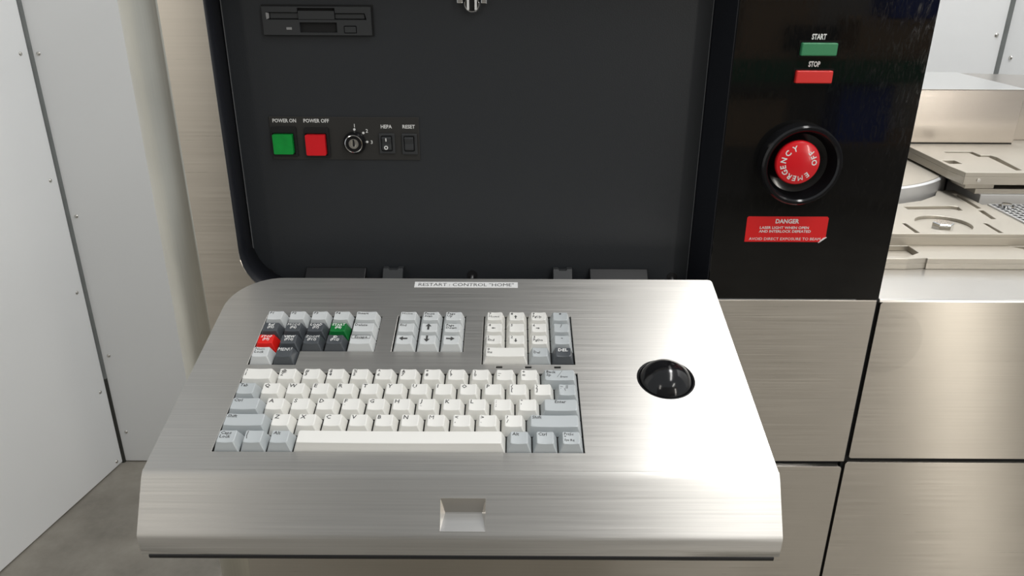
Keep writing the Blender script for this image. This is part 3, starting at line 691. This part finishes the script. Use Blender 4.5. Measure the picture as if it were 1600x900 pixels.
for i, (a, b, mk, lab) in enumerate((('STOP', '(F9)', 'keyred', 'red keycap marked STOP'), ('VIEW', '(F10)', 'keydark', None), ('ZOOM', '(F11)', 'keydark', None), ('ID', '(F12)', 'keydark', None))):
    fkey(i, 2, [(a, 1.95), (b, 1.85)], mk, 'inkwhite', centre=True, label=lab)
fkey(0, 3, [('Num', 2.0), ('Lock', 2.0)], 'keypale'); fkey(1, 3, 'MENU', 'keydark', 'inkwhite', size=2.5, centre=True)
# navigation block
NWD = 59.4/3; nx0 = -100.2
for r, line in enumerate(((['Home'], ['Pause', 'Scan'], ['Page', 'Up']), (['End'], [('up', 4.6)], ['Page', 'Down']), ([('left', 4.4)], [('down', 4.6)], [('right', 4.4)]))):
    for c, leg in enumerate(line):
        keycap(nx0+c*NWD, nx0+(c+1)*NWD, fy[r], fy[r]+fh[r], 'keypale', leg, size=1.9)
# number pad
PW = 76.2/4; px0 = -24.4
py = [161.0, 145.3, 129.6, 113.9]; ph = 15.7
def nkey(c, r, leg, mk, span=1, **k): keycap(px0+c*PW, px0+(c+span)*PW, py[r], py[r]+ph, mk, leg, **k)
for r, line in enumerate((([('7', 2.1), ('Home', 1.9)], [('8', 2.1), ('up', 2.6)], [('9', 2.1), ('PgUp', 1.9)]), ([('4', 2.1), ('left', 2.0)], [('5', 2.1)], [('6', 2.1), ('right', 2.0)]), ([('1', 2.1), ('End', 1.9)], [('2', 2.1), ('down', 2.6)], [('3', 2.1), ('PgDn', 1.9)]))):
    for c, leg in enumerate(line): nkey(c, r, leg, 'keywhite')
for r, l in enumerate(('*', '/', '-')): nkey(3, r, l, 'keygrey', size=2.6, centre=True)
nkey(0, 3, [('0', 2.1), ('Ins', 1.9)], 'keywhite', span=2); nkey(2, 3, [('.', 2.0), ('Del', 1.9)], 'keygrey')
nkey(3, 3, 'DEL', 'keydark', ink='inkwhite', size=2.4, centre=True)

# ------------------------------------------------------------------ workshop behind the viewer (seen only as reflections)
wbn = thing('workbench', 'wooden workbench with a green front rail mirrored in the glossy black panel', 'workbench', (1900, -3000, FL))
obj('bench_top', box(900, 2900, -3500, -2980, -470, -430), M['wood'], wbn, bevel=3)
obj('front_rail', box(900, 2900, -3010, -2978, -590, -472), M['railgreen'], wbn, bevel=2, label='green front rail')
for x in (930, 2830):
    for y in (-3460, -3050): obj('leg', box(x, x+50, y, y+50, FL, -472), M['grey'], wbn)
def carton(name, lab, cat, m, x0, x1, y0, y1, z0, z1):
    c = thing(name, lab, cat, ((x0+x1)/2, (y0+y1)/2, z0))
    obj('body', box(x0, x1, y0, y1, z0, z1), m, c, bevel=4)
    obj('lid', box(x0-4, x1+4, y0-4, y1+4, z1, z1+25), m, c, bevel=4)
carton('cardboard_box', 'brown cardboard box on the left of the bench, mirrored in the black panel', 'box', M['carton'], 1250, 1650, -3400, -3050, -430, -180)
carton('tool_case', 'black case standing on the bench, mirrored in the black panel', 'case', M['black'], 1480, 1760, -3040, -2985, -430, -320)
carton('storage_box', 'low brown cardboard box on the right of the bench, mirrored in the black panel', 'box', M['carton'], 1900, 2500, -3400, -3060, -430, -290)
carton('storage_bin', 'blue plastic bin on the bench top, mirrored in the black panel', 'bin', M['blue'], 2060, 2400, -3350, -3060, -260, -90)
obj('lower_shelf', box(940, 2860, -3480, -3030, -960, -935), M['wood'], wbn, bevel=3)
carton('waste_bin', 'blue plastic bin on the lower shelf of the bench, mirrored in the black panel', 'bin', M['blue'], 1860, 2150, -3300, -3060, -935, -640)
carton('parts_carton', 'brown carton on the lower shelf of the bench, mirrored in the black panel', 'box', M['carton'], 1160, 1560, -3300, -3060, -935, -720)
